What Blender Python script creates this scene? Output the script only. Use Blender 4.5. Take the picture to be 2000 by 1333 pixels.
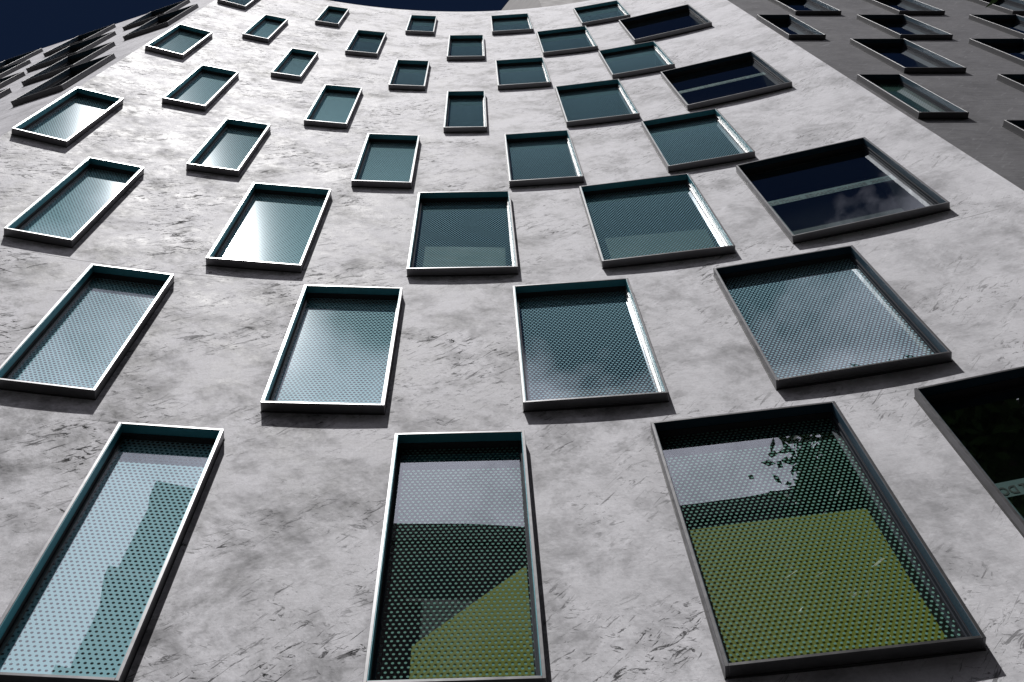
import bpy, math, random
from mathutils import Matrix, Vector, noise as mnoise

scn = bpy.context.scene
for o in list(bpy.data.objects):
    bpy.data.objects.remove(o, do_unlink=True)

# ------------------------------------------------------------------ camera
S = 0.42                        # metres per plan unit
EYE = 1.6                       # camera height above the ground
PITCH, ROLL = math.radians(64.2576), math.radians(4.50966)
cam_d = bpy.data.cameras.new('camera')
cam = bpy.data.objects.new('camera', cam_d)
scn.collection.objects.link(cam)
c, s = math.cos(PITCH), math.sin(PITCH)
r0, u0, f0 = Vector((1, 0, 0)), Vector((0, -s, c)), Vector((0, c, s))
rt = r0 * math.cos(ROLL) - u0 * math.sin(ROLL)
up = r0 * math.sin(ROLL) + u0 * math.cos(ROLL)
cam.matrix_world = Matrix(((rt.x, up.x, -f0.x, 0), (rt.y, up.y, -f0.y, 0), (rt.z, up.z, -f0.z, EYE), (0, 0, 0, 1)))
cam_d.sensor_width = 36
cam_d.lens = 36 * 2051.58 / 2000
cam_d.clip_start = 0.05
cam_d.clip_end = 2000
scn.camera = cam

# ------------------------------------------------------------------ sky and sun
SUN_AZ, SUN_EL = math.radians(-161.5), math.radians(65.8)
w = bpy.data.worlds.new('World')
scn.world = w
w.use_nodes = True
try:
    w.cycles.sampling_method = 'MANUAL'; w.cycles.sample_map_resolution = 512
except Exception:
    pass
nt = w.node_tree
nt.nodes.clear()
N, Lk = nt.nodes.new, nt.links.new
out = N('ShaderNodeOutputWorld')
bg = N('ShaderNodeBackground')
sky = N('ShaderNodeTexSky')
sky.sky_type = 'NISHITA'
sky.sun_disc = False
sky.sun_elevation = SUN_EL
sky.sun_rotation = SUN_AZ % (2 * math.pi)
sky.altitude = 3000
sky.air_density = 0.22
sky.dust_density = 0.1
sky.ozone_density = 10.0
bg.inputs['Strength'].default_value = 0.05
# scattered cumulus: noise on a plane at cloud height
tc = N('ShaderNodeTexCoord')
sep = N('ShaderNodeSeparateXYZ'); Lk(tc.outputs['Generated'], sep.inputs[0])
zc = N('ShaderNodeMath'); zc.operation = 'MAXIMUM'; Lk(sep.outputs['Z'], zc.inputs[0]); zc.inputs[1].default_value = 0.08
dx = N('ShaderNodeMath'); dx.operation = 'DIVIDE'; Lk(sep.outputs['X'], dx.inputs[0]); Lk(zc.outputs[0], dx.inputs[1])
dy = N('ShaderNodeMath'); dy.operation = 'DIVIDE'; Lk(sep.outputs['Y'], dy.inputs[0]); Lk(zc.outputs[0], dy.inputs[1])
cb = N('ShaderNodeCombineXYZ'); Lk(dx.outputs[0], cb.inputs[0]); Lk(dy.outputs[0], cb.inputs[1]); cb.inputs[2].default_value = 17.7
nz = N('ShaderNodeTexNoise'); nz.inputs['Scale'].default_value = 2.1; nz.inputs['Detail'].default_value = 7; nz.inputs['Roughness'].default_value = 0.58
Lk(cb.outputs[0], nz.inputs['Vector'])
cr = N('ShaderNodeMapRange'); cr.inputs['From Min'].default_value = 0.42; cr.inputs['From Max'].default_value = 0.60
cov = N('ShaderNodeMapRange'); cov.inputs['From Min'].default_value = 0.72; cov.inputs['From Max'].default_value = 0.956
cov.inputs['To Min'].default_value = 0.14; cov.inputs['To Max'].default_value = -0.20
Lk(sep.outputs['Z'], cov.inputs['Value'])
cva = N('ShaderNodeMath'); Lk(nz.outputs['Fac'], cva.inputs[0]); Lk(cov.outputs[0], cva.inputs[1])
Lk(cva.outputs[0], cr.inputs['Value'])
mx = N('ShaderNodeMix'); mx.data_type = 'RGBA'
Lk(cr.outputs[0], mx.inputs['Factor']); Lk(sky.outputs[0], mx.inputs['A']); cg = N('ShaderNodeMapRange'); cg.inputs['From Min'].default_value = 0.3; cg.inputs['From Max'].default_value = 0.85      # low unseen cloud dimmed to keep fill light down
cg.inputs['To Min'].default_value = 2.0; cg.inputs['To Max'].default_value = 26.0
Lk(sep.outputs['Z'], cg.inputs['Value'])
cs = N('ShaderNodeVectorMath'); cs.operation = 'SCALE'; cs.inputs[0].default_value = (0.98, 0.955, 1.06); Lk(cg.outputs[0], cs.inputs['Scale'])
Lk(cs.outputs[0], mx.inputs['B'])
Lk(mx.outputs['Result'], bg.inputs['Color'])
Lk(bg.outputs[0], out.inputs['Surface'])

sd = bpy.data.lights.new('sun', 'SUN')
sd.energy = 5.0
sd.angle = math.radians(0.53)
sd.color = (1.0, 0.98, 0.96)
sun = bpy.data.objects.new('sun', sd)
scn.collection.objects.link(sun)
to_sun = Vector((math.sin(SUN_AZ) * math.cos(SUN_EL), math.cos(SUN_AZ) * math.cos(SUN_EL), math.sin(SUN_EL)))
sun.rotation_euler = (-to_sun).to_track_quat('-Z', 'Y').to_euler()
sun.location = to_sun * 60

vs = scn.view_settings
vs.view_transform = 'Standard'
vs.look = 'None'
vs.exposure = -0.15
vs.gamma = 1
vs.use_curve_mapping = False
try:
    scn.cycles.caustics_reflective = False
    scn.cycles.transparent_max_bounces = 10
    scn.cycles.max_bounces = 7
    scn.cycles.diffuse_bounces = 3
    scn.cycles.glossy_bounces = 4
except Exception:
    pass

# ------------------------------------------------------------------ helpers
col = scn.collection
def mesh(name, verts, faces, mats, fmat=None, uvs=None, smooth=False):
    m = bpy.data.meshes.new(name)
    m.from_pydata([tuple(v) for v in verts], [], faces)
    for k in (mats if isinstance(mats, (list, tuple)) else [mats]):
        m.materials.append(k)
    if fmat:
        for p, i in zip(m.polygons, fmat):
            p.material_index = i
    if uvs:
        uv = m.uv_layers.new(name='UVMap')
        for p in m.polygons:
            for li in p.loop_indices:
                uv.data[li].uv = uvs[m.loops[li].vertex_index]
    if smooth:
        for p in m.polygons:
            p.use_smooth = True
    m.update()
    return m
def obj(name, me, parent=None, loc=(0, 0, 0), rz=0.0):
    o = bpy.data.objects.new(name, me)
    col.objects.link(o)
    o.location = loc
    o.rotation_euler = (0, 0, rz)
    if parent:
        o.parent = parent
    return o
def tag(o, label, cat, group=None, kind=None):
    if label: o['label'] = label
    if cat: o['category'] = cat
    if group: o['group'] = group
    if kind: o['kind'] = kind
    return o
class MB:                                  # collects boxes into one mesh
    def __init__(self): self.v, self.f, self.m = [], [], []
    def quad(self, a, b, cc, d, mi=0):
        n = len(self.v); self.v += [a, b, cc, d]; self.f.append((n, n+1, n+2, n+3)); self.m.append(mi)
    def box(self, x0, x1, y0, y1, z0, z1, mi=0):
        n = len(self.v)
        self.v += [(x, y, z) for z in (z0, z1) for y in (y0, y1) for x in (x0, x1)]
        for q in ((0, 2, 3, 1), (4, 5, 7, 6), (0, 1, 5, 4), (2, 6, 7, 3), (0, 4, 6, 2), (1, 3, 7, 5)):
            self.f.append(tuple(n + i for i in q)); self.m.append(mi)
    def build(self, name, mats, parent=None, loc=(0, 0, 0), rz=0.0, uvs=None):
        return obj(name, mesh(name, self.v, self.f, mats, self.m, uvs), parent, loc, rz)

# ------------------------------------------------------------------ materials
def nodemat(name):
    m = bpy.data.materials.new(name); m.use_nodes = True
    m.node_tree.nodes.clear()
    return m, m.node_tree.nodes.new, m.node_tree.links.new
def math_n(N, L, op, a, b=None):
    n = N('ShaderNodeMath'); n.operation = op
    for i, x in enumerate((a, b)):
        if x is None: continue
        if isinstance(x, (int, float)): n.inputs[i].default_value = x
        else: L(x, n.inputs[i])
    return n.outputs[0]
def simple(name, colr, rough=0.5, metal=0.0, spec=0.5, var=0.12, scale=9.0, bump=0.0):
    m, N, L = nodemat(name)
    o = N('ShaderNodeOutputMaterial'); b = N('ShaderNodeBsdfPrincipled')
    t = N('ShaderNodeTexCoord'); n = N('ShaderNodeTexNoise'); n.inputs['Scale'].default_value = scale; n.inputs['Detail'].default_value = 6
    L(t.outputs['Object'], n.inputs['Vector'])
    r = N('ShaderNodeMix'); r.data_type = 'RGBA'
    r.inputs['A'].default_value = tuple(x * (1 - var) for x in colr) + (1,)
    r.inputs['B'].default_value = tuple(min(1, x * (1 + var)) for x in colr) + (1,)
    L(n.outputs['Fac'], r.inputs['Factor']); L(r.outputs['Result'], b.inputs['Base Color'])
    rr = N('ShaderNodeMapRange'); rr.inputs['To Min'].default_value = rough * 0.8; rr.inputs['To Max'].default_value = min(1, rough * 1.2)
    L(n.outputs['Fac'], rr.inputs['Value']); L(rr.outputs[0], b.inputs['Roughness'])
    b.inputs['Metallic'].default_value = metal; b.inputs['Specular IOR Level'].default_value = spec
    if bump:
        bp = N('ShaderNodeBump'); bp.inputs['Strength'].default_value = bump; bp.inputs['Distance'].default_value = 0.01
        L(n.outputs['Fac'], bp.inputs['Height']); L(bp.outputs[0], b.inputs['Normal'])
    L(b.outputs[0], o.inputs['Surface'])
    return m

def plaster(name, tone, dirt, rough, mott=1.0):
    """trowelled render: UV is (metres along the wall, metres up)"""
    m, N, L = nodemat(name)
    o = N('ShaderNodeOutputMaterial'); b = N('ShaderNodeBsdfPrincipled')
    uv = N('ShaderNodeUVMap')
    def mapped(sx, sy, rot=0.0, off=0.0):
        k = N('ShaderNodeMapping'); k.vector_type = 'TEXTURE'
        k.inputs['Scale'].default_value = (1 / max(sx, 1e-4), 1 / max(sy, 1e-4), 1); k.inputs['Rotation'].default_value = (0, 0, rot)
        k.inputs['Location'].default_value = (off, off * 0.7, 0)
        L(uv.outputs[0], k.inputs['Vector']); return k.outputs[0]
    def nz(vec, scale, detail=6, rough=0.55, dist=0.0):
        k = N('ShaderNodeTexNoise'); k.inputs['Scale'].default_value = scale; k.inputs['Detail'].default_value = detail
        k.inputs['Roughness'].default_value = rough; k.inputs['Distortion'].default_value = dist
        L(vec, k.inputs['Vector']); return k.outputs['Fac']
    def rng(x, a, bb, lo=0.0, hi=1.0):
        k = N('ShaderNodeMapRange'); k.inputs['From Min'].default_value = a; k.inputs['From Max'].default_value = bb
        k.inputs['To Min'].default_value = lo; k.inputs['To Max'].default_value = hi
        L(x, k.inputs['Value']); return k.outputs[0]
    big = nz(mapped(0.55, 0.5), 1.0, 2, 0.5, 0.3)
    mid = nz(mapped(1.7, 1.3, 0.4, 3.0), 1.0, 4, 0.66, 0.0)
    swirl = nz(mapped(6.5, 5.5, 0.5, 9.0), 1.0, 5, 0.7, 0.15)
    brush = nz(mapped(2.6, 52.0, 0.06, 71.0), 1.0, 3, 0.6, 0.4)
    fine = nz(mapped(46, 40, 0.3, 1.0), 1.0, 4, 0.75, 0.5)
    # dark trowel scuffs in two slanting directions, clustered
    sc1 = rng(nz(mapped(4.2, 14.0, 0.62, 5.0), 1.0, 5, 0.75, 0.9), 0.575, 0.625)
    sc2 = rng(nz(mapped(8.0, 24.0, -0.30, 15.0), 1.0, 5, 0.75, 0.8), 0.595, 0.64)
    sc3 = rng(nz(mapped(3.0, 34.0, 0.9, 61.0), 1.0, 4, 0.7, 0.6), 0.62, 0.66)
    sc = math_n(N, L, 'MAXIMUM', math_n(N, L, 'MAXIMUM', sc1, sc2), sc3)
    clus = rng(nz(mapped(0.9, 0.85, 0.3, 22.0), 1.0, 4, 0.6, 0.5), 0.44, 0.62)
    sc = math_n(N, L, 'MULTIPLY', sc, math_n(N, L, 'ADD', math_n(N, L, 'MULTIPLY', clus, 0.9), 0.10))
    # pale trowel drags
    lt = rng(nz(mapped(2.2, 15.0, 0.95, 51.0), 1.0, 4, 0.6, 0.3), 0.60, 0.72)
    # broad grey smears
    sm = rng(nz(mapped(1.3, 1.2, 0.5, 31.0), 1.0, 5, 0.76, 0.25), 0.47, 0.70)
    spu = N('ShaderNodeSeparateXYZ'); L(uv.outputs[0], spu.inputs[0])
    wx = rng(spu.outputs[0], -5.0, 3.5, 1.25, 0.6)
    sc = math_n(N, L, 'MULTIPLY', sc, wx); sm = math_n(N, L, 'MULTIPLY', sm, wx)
    # hairline pour joints, one per storey, broken up
    sepn = N('ShaderNodeSeparateXYZ'); L(uv.outputs[0], sepn.inputs[0])
    wob = math_n(N, L, 'MULTIPLY', math_n(N, L, 'SUBTRACT', nz(mapped(0.9, 0.0), 1.0, 5), 0.5), 0.06)
    zz = math_n(N, L, 'ADD', math_n(N, L, 'DIVIDE', math_n(N, L, 'ADD', math_n(N, L, 'SUBTRACT', sepn.outputs[1], 1.6), wob), 3.032), 0.116)
    fr = math_n(N, L, 'ABSOLUTE', math_n(N, L, 'SUBTRACT', math_n(N, L, 'FRACT', zz), 0.5))
    joint = rng(fr, 0.0012, 0.0035, 1.0, 0.0)
    joint = math_n(N, L, 'MULTIPLY', joint, rng(nz(mapped(0.45, 0.3, 0, 40.0), 1.0, 3), 0.56, 0.66))
    # value
    v = math_n(N, L, 'ADD', rng(big, 0.3, 0.7, -0.05 * mott, 0.05 * mott), rng(mid, 0.3, 0.7, -0.11 * mott, 0.11 * mott))
    v = math_n(N, L, 'ADD', v, rng(swirl, 0.3, 0.7, -0.12 * mott, 0.12 * mott))
    v = math_n(N, L, 'ADD', v, rng(fine, 0.3, 0.7, -0.085 * mott, 0.085 * mott))
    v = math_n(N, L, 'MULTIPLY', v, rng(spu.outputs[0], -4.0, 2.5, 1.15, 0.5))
    v = math_n(N, L, 'ADD', v, math_n(N, L, 'MULTIPLY', lt, 0.07))
    v = math_n(N, L, 'ADD', v, rng(brush, 0.3, 0.7, -0.035, 0.035))
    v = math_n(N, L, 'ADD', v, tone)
    k1 = math_n(N, L, 'SUBTRACT', 1.0, math_n(N, L, 'MULTIPLY', sc, 0.95 * dirt))
    k2 = math_n(N, L, 'SUBTRACT', 1.0, math_n(N, L, 'MULTIPLY', sm, 0.68 * dirt))
    k3 = math_n(N, L, 'SUBTRACT', 1.0, math_n(N, L, 'MULTIPLY', joint, 0.55))
    v = math_n(N, L, 'MULTIPLY', math_n(N, L, 'MULTIPLY', v, k1), math_n(N, L, 'MULTIPLY', k2, k3))
    v = math_n(N, L, 'MAXIMUM', v, 0.03)
    cc = N('ShaderNodeCombineColor')
    L(math_n(N, L, 'MULTIPLY', v, 1.0), cc.inputs[0]); L(math_n(N, L, 'MULTIPLY', v, 0.998), cc.inputs[1]); L(math_n(N, L, 'MULTIPLY', v, 1.05), cc.inputs[2])
    L(cc.outputs[0], b.inputs['Base Color'])
    rg = math_n(N, L, 'ADD', rng(math_n(N, L, 'MULTIPLY', math_n(N, L, 'ADD', mid, swirl), 0.5), 0.36, 0.64, rough - 0.11, rough + 0.13), math_n(N, L, 'MULTIPLY', sc, 0.2))
    L(rg, b.inputs['Roughness'])
    b.inputs['Specular IOR Level'].default_value = 0.032
    h = math_n(N, L, 'ADD', math_n(N, L, 'MULTIPLY', swirl, 0.5), math_n(N, L, 'MULTIPLY', fine, 0.28))
    h = math_n(N, L, 'ADD', h, math_n(N, L, 'MULTIPLY', mid, 0.3))
    h = math_n(N, L, 'SUBTRACT', h, math_n(N, L, 'MULTIPLY', sc, 0.32))
    h = math_n(N, L, 'SUBTRACT', h, math_n(N, L, 'MULTIPLY', joint, 0.35))
    bp = N('ShaderNodeBump'); bp.inputs['Strength'].default_value = 0.34; bp.inputs['Distance'].default_value = 0.014
    L(h, bp.inputs['Height']); L(bp.outputs[0], b.inputs['Normal'])
    L(b.outputs[0], o.inputs['Surface'])
    return m

F0 = 0.25
DOT_A, DOT_B = 0.0895 * S, 0.0885 * S
def glass(name, mode, d_top, d_bot, frit=(0.36, 0.60, 0.66)):
    """mode: 'clear', 'dots' (printed dots) or 'holes' (printed sheet with round gaps); dot diameter as a share of the spacing"""
    m, N, L = nodemat(name)
    o = N('ShaderNodeOutputMaterial')
    uv = N('ShaderNodeUVMap'); sp = N('ShaderNodeSeparateXYZ'); L(uv.outputs[0], sp.inputs[0])
    tr = N('ShaderNodeBsdfTransparent'); tr.inputs[0].default_value = (0.84, 0.93, 0.90, 1)
    body = tr.outputs[0]
    if mode != 'clear':
        def cell(src, per, sh):
            q = math_n(N, L, 'FRACT', math_n(N, L, 'ADD', math_n(N, L, 'DIVIDE', src, per), sh))
            q = math_n(N, L, 'MULTIPLY', math_n(N, L, 'SUBTRACT', q, 0.5), per)
            return math_n(N, L, 'MULTIPLY', q, q)
        d1 = math_n(N, L, 'SQRT', math_n(N, L, 'ADD', cell(sp.outputs[0], DOT_A, 0.0), cell(sp.outputs[1], 2 * DOT_B, 0.0)))
        d2 = math_n(N, L, 'SQRT', math_n(N, L, 'ADD', cell(sp.outputs[0], DOT_A, 0.5), cell(sp.outputs[1], 2 * DOT_B, 0.5)))
        d = math_n(N, L, 'MINIMUM', d1, d2)
        mr = N('ShaderNodeMapRange'); mr.inputs['From Min'].default_value = 0; mr.inputs['From Max'].default_value = 6 * S
        mr.inputs['To Min'].default_value = d_bot * DOT_A / 2; mr.inputs['To Max'].default_value = d_top * DOT_A / 2
        L(sp.outputs[1], mr.inputs['Value'])
        e = math_n(N, L, 'DIVIDE', math_n(N, L, 'SUBTRACT', mr.outputs[0], d), 0.0016)
        cl = N('ShaderNodeClamp'); L(math_n(N, L, 'ADD', e, 0.5), cl.inputs[0])
        mask = cl.outputs[0] if mode == 'dots' else math_n(N, L, 'SUBTRACT', 1.0, cl.outputs[0])
        df = N('ShaderNodeBsdfDiffuse'); df.inputs[0].default_value = frit + (1,)
        mx = N('ShaderNodeMixShader'); L(mask, mx.inputs[0]); L(tr.outputs[0], mx.inputs[1]); L(df.outputs[0], mx.inputs[2])
        body = mx.outputs[0]
    wn = N('ShaderNodeTexNoise'); wn.inputs['Scale'].default_value = 1.3; wn.inputs['Detail'].default_value = 1
    L(uv.outputs[0], wn.inputs['Vector'])
    bp = N('ShaderNodeBump'); bp.inputs['Strength'].default_value = 0.05; bp.inputs['Distance'].default_value = 0.02; L(wn.outputs['Fac'], bp.inputs['Height'])
    g1 = N('ShaderNodeBsdfGlossy'); g1.inputs['Roughness'].default_value = 0.0; g1.inputs[0].default_value = (0.88, 0.93, 1, 1); L(bp.outputs[0], g1.inputs['Normal'])
    g2 = N('ShaderNodeBsdfGlossy'); g2.inputs['Roughness'].default_value = 0.13; g2.inputs[0].default_value = (0.9, 0.95, 1, 1)
    gm = N('ShaderNodeMixShader'); gm.inputs[0].default_value = 0.03; L(g1.outputs[0], gm.inputs[1]); L(g2.outputs[0], gm.inputs[2])
    ge = N('ShaderNodeNewGeometry')                     # two-sided Schlick reflectance of coated glass
    dt = N('ShaderNodeVectorMath'); dt.operation = 'DOT_PRODUCT'; L(ge.outputs['Normal'], dt.inputs[0]); L(ge.outputs['Incoming'], dt.inputs[1])
    ct = math_n(N, L, 'ABSOLUTE', dt.outputs['Value'])
    sch = math_n(N, L, 'POWER', math_n(N, L, 'SUBTRACT', 1.0, ct), 5.0)
    fz = math_n(N, L, 'ADD', math_n(N, L, 'MULTIPLY', sch, 1 - F0), F0)
    fm = N('ShaderNodeMixShader'); L(fz, fm.inputs[0]); L(body, fm.inputs[1]); L(gm.outputs[0], fm.inputs[2])
    L(fm.outputs[0], o.inputs['Surface'])
    return m

M = {
    'wall': plaster('trowelled grey plaster', 0.68, 1.0, 0.56),
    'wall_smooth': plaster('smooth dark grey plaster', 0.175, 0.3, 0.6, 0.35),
    'wall_left': plaster('pale grey plaster', 0.62, 0.4, 0.6, 0.4),
    'alu': simple('brushed aluminium', (0.135, 0.135, 0.14), 0.36, 0.92, 0.5, 0.10, 14),
    'alu_dark': simple('dark aluminium', (0.085, 0.085, 0.09), 0.5, 0.5, 0.35, 0.12, 14),  # frame aluminium with a darker base colour, for the side wings
    'liner': simple('teal coated lining', (0.08, 0.34, 0.41), 0.38, 0.15, 0.5, 0.10, 6),
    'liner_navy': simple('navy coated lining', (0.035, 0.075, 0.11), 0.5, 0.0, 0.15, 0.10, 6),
    'bead': simple('silver glazing bead', (0.26, 0.26, 0.26), 0.34, 0.85, 0.5, 0.08, 12),
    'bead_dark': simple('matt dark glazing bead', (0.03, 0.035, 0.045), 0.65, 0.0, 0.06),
    'seal_and_shade': simple('black sealant and reveal shade', (0.012, 0.012, 0.014), 0.6),  # sealant black; behind the lining it stands for deep shade
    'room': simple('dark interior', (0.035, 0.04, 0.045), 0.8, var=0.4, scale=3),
    'olive': simple('olive green screen', (0.25, 0.255, 0.002), 0.75, var=0.10, scale=2.5),
    'pale': simple('pale green screen', (0.10, 0.17, 0.15), 0.75, var=0.08, scale=3),
    'band': simple('pale frosted film', (0.09, 0.155, 0.17), 0.7, var=0.06),
    'ink': simple('black lettering', (0.012, 0.02, 0.025), 0.6),
    'roof': simple('roof membrane', (0.16, 0.155, 0.16), 0.85, var=0.2, scale=2),
    'block': simple('grey penthouse render', (0.095, 0.088, 0.09), 0.8, var=0.25, scale=3, bump=0.2),
    'paving': simple('grey stone paving', (0.05, 0.049, 0.048), 0.8, var=0.3, scale=1.5, bump=0.2),
    'brick': simple('dark brown facade', (0.045, 0.036, 0.034), 0.85, var=0.3, scale=3, bump=0.2),
    'dark_glass': simple('dark window glass', (0.015, 0.018, 0.02), 0.3, 0.0, 0.2, 0.05),
    'stone': simple('pale stone trim', (0.30, 0.28, 0.26), 0.8, var=0.15, scale=4),
    'bark': simple('bark', (0.09, 0.065, 0.045), 0.9, var=0.4, scale=7, bump=0.6),
    'leaf': simple('leaf', (0.045, 0.085, 0.025), 0.7, 0.0, 0.08, var=0.45, scale=1.2),
}
G = {
    'holes_s': glass('printed sheet with small round gaps', 'holes', 0.62, 0.48, (0.40, 0.70, 0.77)),
    'holes_l': glass('printed sheet with large round gaps', 'holes', 0.78, 0.64, (0.42, 0.73, 0.80)),
    'dots_u': glass('glass printed with medium dots', 'dots', 0.72, 0.60, (0.29, 0.53, 0.61)),
    'dots_s': glass('glass printed with small dots', 'dots', 0.60, 0.46, (0.17, 0.36, 0.30)),
    'dots_l': glass('glass printed with large dots', 'dots', 0.80, 0.62, (0.31, 0.55, 0.63)),
    'clear': glass('clear tinted glass', 'clear', 0, 0),
}

# ------------------------------------------------------------------ setting
gv = [(-300, -300, 0), (300, -300, 0), (300, 300, 0), (-300, 300, 0)]
ground = obj('ground', mesh('ground', gv, [(0, 1, 2, 3)], M['paving']))
ground['kind'] = 'structure'

# ------------------------------------------------------------------ the building
# plan: concave arc (radius RW about CC) between two vertical arrises, flat faces beyond them
CC = Vector((2.1139, -39.9162)); RF = 49.954; DEPTH = 0.215; RW = RF + DEPTH
TOP = {'A': 16.885, 'B': 23.856, 'C': 31.515, 'D': 38.412, 'E': 45.908, 'F': 52.675, 'G': 60.154, 'H': 66.949}
BOT = {'A': 10.491, 'B': 17.944, 'C': 25.101, 'D': 32.523, 'E': 39.609, 'F': 46.892, 'G': 53.891, 'H': 61.194}
ROOF = 70.3
def hz(h): return h * S + EYE
def arc(r, deg):
    a = math.radians(deg); return CC + r * Vector((math.sin(a), math.cos(a)))
TH_R, D_R = math.radians(-4.35), 7.78
TH_L, D_L = math.radians(12.9), 3.455
def flat(th, d, t):
    n = Vector((math.sin(th), math.cos(th))); tt = Vector((n.y, -n.x)); return n * d + tt * t
def cross_arc(th, d, sign):
    n = Vector((math.sin(th), math.cos(th))); tt = Vector((n.y, -n.x))
    o_ = n * d - CC; bq = o_.dot(tt); cq = o_.dot(o_) - RW * RW
    t = -bq + sign * math.sqrt(bq * bq - cq)
    p = n * d + tt * t - CC
    return t, math.degrees(math.atan2(p.x, p.y))
tR, aR = cross_arc(TH_R, D_R + DEPTH, 1)
tL, aL = cross_arc(TH_L, D_L + DEPTH, -1)

BASE = Vector((0.0, 10.4 * S, 0.0))
building = bpy.data.objects.new('concrete_building', None)
col.objects.link(building); building.location = BASE
tag(building, 'tall grey plastered building with a concave front and staggered boxed-out windows', 'building')

# windows: (row, from, to, glass, extra)
MAIN = [
 ('A', -16.75, -14.9, 'holes_s', 0), ('A', -10.83, -8.66, 'holes_s', 0), ('A', -5.07, -2.31, 'dots_s', 'olive_slant'), ('A', 0.39, 4.33, 'dots_s', 'olive'), ('A', 6.02, 10.60, 'clear', 'text'),
 ('B', -19.8, -17.95, 'holes_l', 0), ('B', -13.94, -11.70, 'holes_l', 0), ('B', -8.12, -5.38, 'holes_l', 0), ('B', -2.29, 0.98, 'dots_l', 0), ('B', 3.39, 7.32, 'dots_l', 'wide'),
 ('C', -16.82, -14.93, 'holes_s', 0), ('C', -11.16, -8.42, 'holes_s', 0), ('C', -5.35, -2.08, 'dots_u', 'pale'), ('C', 0.40, 4.34, 'dots_u', 'pale'), ('C', 6.02, 10.63, 'clear', 'text'),
 ('D', -19.85, -17.95, 'holes_l', 0), ('D', -13.76, -11.91, 'holes_l', 0), ('D', -7.84, -5.65, 'holes_l', 0), ('D', -2.07, 0.68, 'dots_l', 0), ('D', 3.78, 7.0, 'dots_l', 0),
 ('E', -16.74, -14.92, 'holes_s', 0), ('E', -10.72, -8.87, 'holes_s', 0), ('E', -4.68, -2.78, 'dots_u', 0), ('E', 0.70, 3.92, 'dots_u', 0), ('E', 6.0, 10.61, 'clear', 'text'),
 ('F', -19.75, -17.9, 'holes_l', 0), ('F', -13.56, -12.06, 'holes_l', 0), ('F', -7.67, -5.82, 'dots_l', 0), ('F', -2.13, 0.60, 'dots_l', 0), ('F', 3.72, 6.93, 'dots_l', 0),
 ('G', -16.54, -15.08, 'holes_s', 0), ('G', -10.72, -8.88, 'dots_u', 0), ('G', -4.90, -2.69, 'dots_u', 0), ('G', 0.67, 3.86, 'dots_u', 0), ('G', 5.97, 10.5, 'clear', 'wide'),
 ('H', -19.75, -17.98, 'dots_l', 0), ('H', -13.55, -12.05, 'dots_l', 0), ('H', -7.75, -5.9, 'dots_l', 0), ('H', -2.14, 0.55, 'dots_l', 0), ('H', 3.72, 6.9, 'dots_l', 0),
]
RIGHT = [('D', 14.0, 15.6), ('D', 19.22, 21.5), ('D', 24.5, 26.8), ('E', 16.2, 18.57), ('E', 21.41, 23.8), ('E', 26.6, 29.0), ('F', 13.8, 15.44), ('F', 18.75, 21.1), ('F', 24.33, 26.7),
         ('G', 16.05, 18.37), ('G', 21.3, 23.63), ('G', 27.08, 29.4), ('H', 13.8, 15.44), ('H', 18.75, 21.1), ('H', 24.3, 26.7), ('C', 16.25, 18.6), ('C', 21.5, 23.9), ('B', 14.0, 15.6), ('B', 19.2, 21.5)]
LEFT = [('E', -19.12, -17.05), ('E', -24.3, -21.9), ('F', -21.78, -19.31), ('F', -26.6, -24.1), ('G', -19.25, -16.86), ('G', -24.5, -21.75), ('G', -29.4, -26.9),
        ('H', -21.65, -19.13), ('H', -26.5, -24.03), ('H', -31.4, -28.9)]

LIP = 0.054 * S        # thickness of the aluminium box
GL = 0.31 * S          # glass behind the front edge
LIN = 0.185 * S        # depth of the teal lining
def lettering_mesh():
    """one row of words, some of them mirror-written"""
    vv, ff, x = [], [], 0.0
    for word, flip, gap in (('DO', True, 0.25), ('THINK', False, 0.55), ('CHANGE', True, 0.12), (':', False, 0.12), ('CHANGE', False, 0.55), ('THINK', True, 0.0)):
        cu = bpy.data.curves.new('word', 'FONT'); cu.body = word; cu.size = 1.0; cu.resolution_u = 3; cu.offset = 0.022
        to = bpy.data.objects.new('word', cu); col.objects.link(to)
        dg = bpy.context.evaluated_depsgraph_get(); dg.update()
        me = bpy.data.meshes.new_from_object(to.evaluated_get(dg))
        xs = [v.co.x for v in me.vertices]; x0, x1 = min(xs), max(xs)
        n = len(vv)
        for v in me.vertices:
            px = (x1 - v.co.x) if flip else (v.co.x - x0)
            vv.append((x + px, v.co.y))
        ff += [tuple(n + i for i in p.vertices) for p in me.polygons]
        x += (x1 - x0) + gap
        bpy.data.objects.remove(to, do_unlink=True); bpy.data.curves.remove(cu); bpy.data.meshes.remove(me)
    return [(a / x, b) for a, b in vv], ff, x
LET_V, LET_F, LET_W = lettering_mesh()

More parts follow.
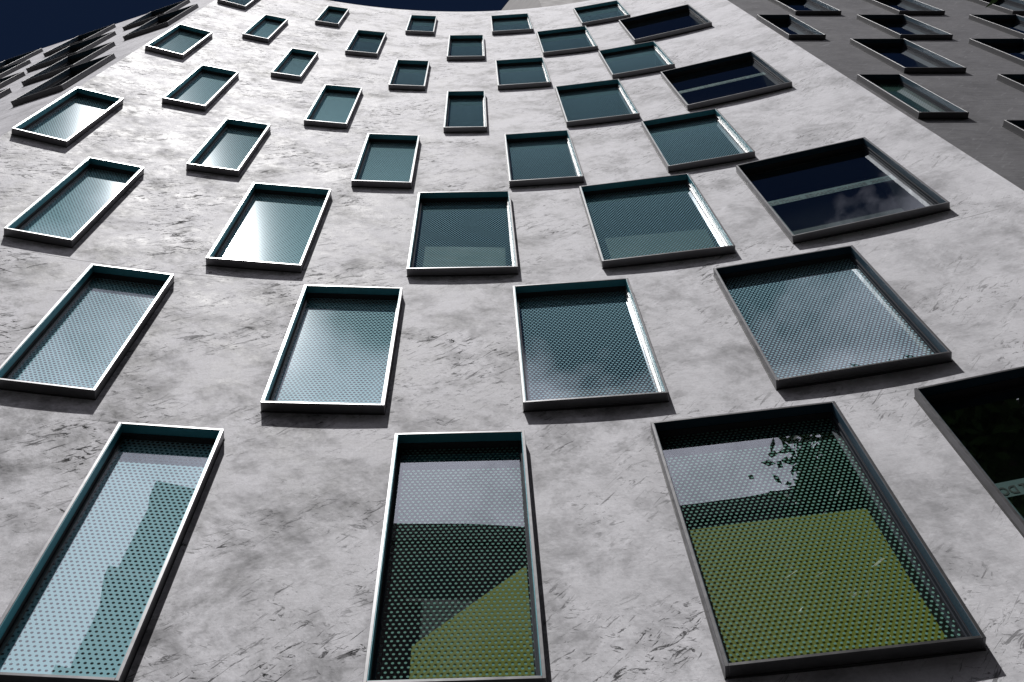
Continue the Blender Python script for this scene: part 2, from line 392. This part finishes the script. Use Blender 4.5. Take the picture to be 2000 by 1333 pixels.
rnd = random.Random(4)
openings = {'M': [], 'R': [], 'L': []}
def window(p0, p1, z0, z1, gtype, extra, back, liner='liner', shell='alu', bead='bead'):
    d = (p1 - p0); wd = d.length * S; rz = math.atan2(d.y, d.x)
    loc = (p0.x * S - BASE.x, p0.y * S - BASE.y, z0)
    h = z1 - z0
    b = MB()                                # aluminium box, butted at the corners
    b.box(0, LIP, 0, back, 0, h); b.box(wd - LIP, wd, 0, back, 0, h)
    b.box(LIP, wd - LIP, 0, back, 0, LIP); b.box(LIP, wd - LIP, 0, back, h - LIP, h)
    win = b.build('window', [M[shell]], building, loc, rz)
    bev = win.modifiers.new('edge', 'BEVEL'); bev.width = 0.0018; bev.segments = 1; bev.limit_method = 'ANGLE'
    x0, x1, za, zb = LIP, wd - LIP, LIP, h - LIP
    b = MB(); k = 0.005                     # sealant run where the box meets the wall
    b.box(-k, 0, 0.082, 0.108, -k, h + k); b.box(wd, wd + k, 0.082, 0.108, -k, h + k)
    b.box(0, wd, 0.082, 0.108, -k, 0); b.box(0, wd, 0.082, 0.108, h, h + k)
    b.build('sealant', [M['seal_and_shade']], win)
    t = 0.003; e = 0.004
    b = MB()                                # coated lining, set back from the lip
    b.box(x0, x0 + t, e, LIN, za + t, zb - t); b.box(x1 - t, x1, e, LIN, za + t, zb - t)
    b.box(x0, x1, e, LIN, zb - t, zb); b.box(x0, x1, e, LIN, za, za + t)
    b.build('lining', [M[liner]], win)
    b = MB()                                # black strip between lining and glass: reveal shade put into its colour
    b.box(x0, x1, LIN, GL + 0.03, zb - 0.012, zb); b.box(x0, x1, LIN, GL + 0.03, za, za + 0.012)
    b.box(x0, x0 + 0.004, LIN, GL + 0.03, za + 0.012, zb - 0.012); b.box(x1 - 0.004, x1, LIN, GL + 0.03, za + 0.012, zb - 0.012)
    b.build('seal_and_shade', [M['seal_and_shade']], win)
    for xa, xb in ((x0 + 0.010, x0 + 0.026), (x1 - 0.024, x1 - 0.006)):
        b = MB(); b.box(xa, xb, GL - 0.020, GL - 0.001, za + 0.012, zb - 0.012)
        if xa > wd / 2: b.box(xa + 0.009, xb, LIN + 0.002, GL - 0.0205, za + 0.012, zb - 0.012)
        b.build('glazing_bead', [M[bead]], win)
    gx0, gx1, g0, g1 = x0 + 0.004, x1 - 0.004, za + 0.010, zb - 0.010
    ou = rnd.random()
    gm = mesh('glass_pane', [(gx0, GL, g0), (gx1, GL, g0), (gx1, GL, g1), (gx0, GL, g1)], [(0, 1, 2, 3)], G[gtype],
              uvs=[(ou, 0), (ou + gx1 - gx0, 0), (ou + gx1 - gx0, g1 - g0), (ou, g1 - g0)])
    obj('glass_pane', gm, win)
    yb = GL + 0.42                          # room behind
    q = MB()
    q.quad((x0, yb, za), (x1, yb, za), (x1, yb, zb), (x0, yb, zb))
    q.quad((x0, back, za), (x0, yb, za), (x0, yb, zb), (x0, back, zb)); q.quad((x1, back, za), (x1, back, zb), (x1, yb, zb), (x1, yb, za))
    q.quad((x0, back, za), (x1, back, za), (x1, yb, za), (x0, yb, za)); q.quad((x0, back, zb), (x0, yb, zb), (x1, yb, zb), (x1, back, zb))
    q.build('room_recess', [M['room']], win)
    ys = GL + 0.05
    def panel(name, pts, m):
        n = len(pts)
        v = [(x, ys, z) for x, z in pts] + [(x, ys + 0.006, z) for x, z in pts]
        f = [tuple(range(n)), tuple(range(2 * n - 1, n - 1, -1))] + [(i, (i + 1) % n, n + (i + 1) % n, n + i) for i in range(n)]
        return obj(name, mesh(name, v, f, m), win)
    if extra == 'olive':
        panel('roller_screen', [(0.15 * S, za), (3.16 * S, za), (3.10 * S, 3.62 * S), (1.4 * S, 3.60 * S), (0.15 * S, 3.56 * S)], M['olive'])
    elif extra == 'olive_slant':
        panel('roller_screen', [(0.56 * S, za), (2.28 * S, za), (2.28 * S, 2.93 * S), (0.56 * S, 1.16 * S)], M['olive'])
    elif extra == 'pale':
        panel('roller_screen', [(0.35 * S, za), (wd - 0.30 * S, za), (wd - 0.26 * S, 2.55 * S), (0.35 * S, 2.75 * S)], M['pale'])
    elif extra == 'text':
        ba, bb = 3.22 * S, 3.62 * S
        xa, xb = x0 + 0.03, x1 - 0.06
        q = MB(); q.box(xa, xb, GL + 0.010, GL + 0.014, ba, bb)
        q.build('lettered_band', [M['band']], win)
        sc_ = (xb - xa - 0.06); hgt = (bb - ba) * 0.74
        lv = [(xa + 0.03 + px * sc_, GL + 0.007, ba + (bb - ba) * 0.15 + py * hgt) for px, py in LET_V]
        obj('lettering', mesh('lettering', lv, LET_F, M['ink']), win)['kind'] = 'stuff'
        q = MB(); q.box(xa, xa + 0.055, GL + 0.010, GL + 0.014, za + 0.015, ba - 0.001)
        q.build('film_strip', [M['band']], win)
    return win

for row, a0, a1, g, ex in MAIN:
    window(arc(RF, a0), arc(RF, a1), hz(BOT[row]), hz(TOP[row]), g, ex, 0.175, 'liner_navy' if ex in ('text', 'olive', 'wide') else 'liner', 'alu',
           'bead_dark' if ex in ('text', 'olive', 'wide', 'olive_slant') else 'bead')
    openings['M'].append((a0, a1, hz(BOT[row]), hz(TOP[row])))
for row, t0, t1 in RIGHT:
    g = 'dots_s' if row == 'D' else 'clear'
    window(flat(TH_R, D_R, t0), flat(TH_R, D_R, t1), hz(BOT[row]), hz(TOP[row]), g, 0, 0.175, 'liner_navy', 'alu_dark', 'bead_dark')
    openings['R'].append((t0, t1, hz(BOT[row]), hz(TOP[row])))
for row, t0, t1 in LEFT:
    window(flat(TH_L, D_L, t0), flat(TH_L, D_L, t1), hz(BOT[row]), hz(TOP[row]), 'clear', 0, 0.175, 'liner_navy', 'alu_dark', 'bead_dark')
    openings['L'].append((t0, t1, hz(BOT[row]), hz(TOP[row])))

def wall(name, s_range, ops, pos, length, mat, inset):
    """sheet with window openings cut out; s is the wall coordinate, pos(s) its plan point"""
    s0, s1 = s_range
    zs = {0.0, hz(ROOF)}; ss = {s0, s1}
    for a, b_, z0, z1 in ops:
        ss |= {a + inset, b_ - inset}; zs |= {z0 + 0.006, z1 - 0.006}
    n = 90
    ss |= {s0 + (s1 - s0) * i / n for i in range(1, n)}
    zs |= {hz(ROOF) * i / 40 for i in range(1, 40)}
    ss = sorted(x for x in ss if s0 <= x <= s1); zs = sorted(zs)
    P = [pos(x) for x in ss]
    vid, V, F, UV = {}, [], [], []
    def vert(i, j):
        if (i, j) not in vid:
            vid[(i, j)] = len(V); V.append((P[i].x * S - BASE.x, P[i].y * S - BASE.y, zs[j])); UV.append((length(ss[i]), zs[j]))
        return vid[(i, j)]
    for i in range(len(ss) - 1):
        sm = (ss[i] + ss[i + 1]) / 2
        near = [o_ for o_ in ops if o_[0] + inset - 1e-9 <= sm <= o_[1] - inset + 1e-9]
        for j in range(len(zs) - 1):
            zm = (zs[j] + zs[j + 1]) / 2
            if any(o_[2] + 0.006 < zm < o_[3] - 0.006 for o_ in near): continue
            F.append((vert(i, j), vert(i + 1, j), vert(i + 1, j + 1), vert(i, j + 1)))
    return obj(name, mesh(name, V, F, mat, uvs=UV, smooth=True), building)
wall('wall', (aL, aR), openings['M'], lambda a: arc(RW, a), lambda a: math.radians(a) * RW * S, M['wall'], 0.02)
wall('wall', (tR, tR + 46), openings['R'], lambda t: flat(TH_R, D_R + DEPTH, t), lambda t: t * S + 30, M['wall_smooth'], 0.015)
wall('wall', (tL - 46, tL), openings['L'], lambda t: flat(TH_L, D_L + DEPTH, t), lambda t: t * S - 30, M['wall_left'], 0.015)

# roof slab, parapet coping and the rear of the block
edge = [flat(TH_L, D_L + DEPTH, tL - 46)] + [arc(RW, aL + (aR - aL) * i / 40) for i in range(41)] + [flat(TH_R, D_R + DEPTH, tR + 46)]
def inset_edge(k): return [Vector((p.x, p.y + k)) for p in edge]
inner = inset_edge(0.9)
zt = hz(ROOF)
V, F = [], []
for p, q in zip(edge, inner):
    V += [(p.x * S - BASE.x, p.y * S - BASE.y, zt), (q.x * S - BASE.x, q.y * S - BASE.y, zt), (q.x * S - BASE.x, q.y * S - BASE.y, zt - 0.5)]
for i in range(len(edge) - 1):
    a = 3 * i; F += [(a, a + 3, a + 4, a + 1), (a + 1, a + 4, a + 5, a + 2)]
obj('parapet', mesh('parapet', V, F, M['stone']), building)
V, F = [], []
for q in inner:
    V += [(q.x * S - BASE.x, q.y * S - BASE.y, zt - 0.5), (q.x * S - BASE.x, 24 - BASE.y, zt - 0.5)]
for i in range(len(inner) - 1):
    a = 2 * i; F.append((a, a + 2, a + 3, a + 1))
obj('roof', mesh('roof', V, F, M['roof']), building)
xl, xr = edge[0] * S, edge[-1] * S
V = [(xl.x, xl.y, 0), (xl.x, 24, 0), (xr.x, 24, 0), (xr.x, xr.y, 0)]
V = [(a - BASE.x, b - BASE.y, z) for a, b, _ in V for z in (0, zt)]
obj('wall', mesh('wall', V, [(0, 2, 3, 1), (2, 4, 5, 3), (4, 6, 7, 5)], M['wall_smooth']), building)

# rooftop block standing behind the parapet
pts = [(1.66, 4.68), (6.4, 4.68), (6.4, 11.0), (-4.2, 11.0), (-4.2, 10.75)]
n = len(pts)
V = [(x - BASE.x, y - BASE.y, z) for z in (zt - 0.5, 41.6) for x, y in pts]
F = [tuple(range(n - 1, -1, -1)), tuple(range(n, 2 * n))] + [(i, (i + 1) % n, n + (i + 1) % n, n + i) for i in range(n)]
obj('rooftop_block', mesh('rooftop_block', V, F, M['block']), building)

# ------------------------------------------------------------------ across the street (seen mirrored in the panes)
OX0, OX1, OY0, OY1, OZ = -6.0, 34.0, -28.0, -10.0, 27.45  # right end runs on out of view, added to cut fill light
opp = bpy.data.objects.new('brick_apartment_block', None); col.objects.link(opp); opp.location = (14, OY1, 0)
tag(opp, 'dark brick apartment block across the street, mirrored in the lower panes', 'building')
b = MB(); b.box(OX0 - 14, OX1 - 14, OY0 - OY1, 0, 0, OZ - 0.8); b.build('wall', [M['brick']], opp)
b = MB(); b.box(OX0 - 14.05, OX1 - 13.95, OY0 - OY1 - 0.1, 0.12, OZ - 0.8, OZ); b.build('cornice', [M['brick']], opp)
for k, (zb_, dz_, ext) in enumerate(((23.2, 0.35, 0.22), (19.6, 0.35, 0.30), (16.0, 0.35, 0.22))):
    b = MB(); b.box(OX0 - 14 - ext, OX0 - 14 + 3.0, -4.0, 0.10, zb_, zb_ + dz_); b.build('ledge', [M['stone']], opp)
wm = MB(); wm.box(-0.6, 0.6, 0.0, 0.03, 0.0, 1.9, 0)
wmesh = mesh('window', wm.v, wm.f, [M['dark_glass']], wm.m)
sm_ = MB(); sm_.box(-0.7, 0.7, 0.0, 0.14, -0.14, 0.0, 0)
smesh = mesh('sill', sm_.v, sm_.f, [M['stone']], sm_.m)
for fl in range(8):
    for cx in range(12):
        o = obj('window', wmesh, opp, (OX0 - 14 + 1.9 + cx * 3.25, 0, 1.0 + fl * 3.3))
        obj('sill', smesh, o)

# street tree, mirrored in the wide pane of the lowest row
def tree(x, y, h):
    rn = random.Random(11)
    t = bpy.data.objects.new('street_tree', None); col.objects.link(t); t.location = (x, y, 0)
    tag(t, 'leafy street tree standing between the two buildings', 'tree')
    V, F = [], []
    def limb(p, q, ra, rb, k=8):
        d = (q - p).normalized(); a = d.orthogonal().normalized(); bq = d.cross(a); n0 = len(V)
        for pt, r in ((p, ra), (q, rb)):
            for i in range(k):
                th = 2 * math.pi * i / k; V.append(pt + (a * math.cos(th) + bq * math.sin(th)) * r)
        for i in range(k): F.append((n0 + i, n0 + (i + 1) % k, n0 + k + (i + 1) % k, n0 + k + i))
    pts = [Vector((0.12 * math.sin(i * 1.3), 0.1 * math.cos(i), h * 0.86 * i / 7)) for i in range(8)]
    for i in range(7): limb(pts[i], pts[i + 1], 0.24 * (1 - i / 8.5), 0.24 * (1 - (i + 1) / 8.5))
    tips = []
    for i in range(60):
        k = rn.uniform(0.42, 1.0); p = Vector((0, 0, h * 0.86 * k)); a = rn.uniform(0, 6.283)
        ln = (1.25 - k) * 4.2 * rn.uniform(0.7, 1.1); q = p + Vector((math.cos(a) * ln, math.sin(a) * ln, ln * rn.uniform(0.35, 0.8)))
        limb(p, q, 0.07, 0.02, 5); tips.append((p, q))
    obj('trunk', mesh('trunk', V, F, M['bark'], smooth=True), t)
    V2, F2 = [], []
    for p, q in tips:
        for _ in range(240):
            ctr = p.lerp(q, rn.uniform(0.35, 1.08)) + Vector((rn.gauss(0, 0.36), rn.gauss(0, 0.36), rn.gauss(0, 0.32)))
            d = Vector((rn.gauss(0, 1), rn.gauss(0, 1), rn.gauss(0, 0.6))).normalized(); e = d.orthogonal().normalized()
            ln, wd_ = rn.uniform(0.11, 0.2), rn.uniform(0.045, 0.08); n0 = len(V2)
            V2.extend([ctr - d * ln, ctr + e * wd_, ctr + d * ln, ctr - e * wd_]); F2.append((n0, n0 + 1, n0 + 2, n0 + 3))
    cr_ = obj('crown', mesh('crown', V2, F2, M['leaf']), t); cr_['kind'] = 'stuff'
tree(6.0, -2.5, 20.9)
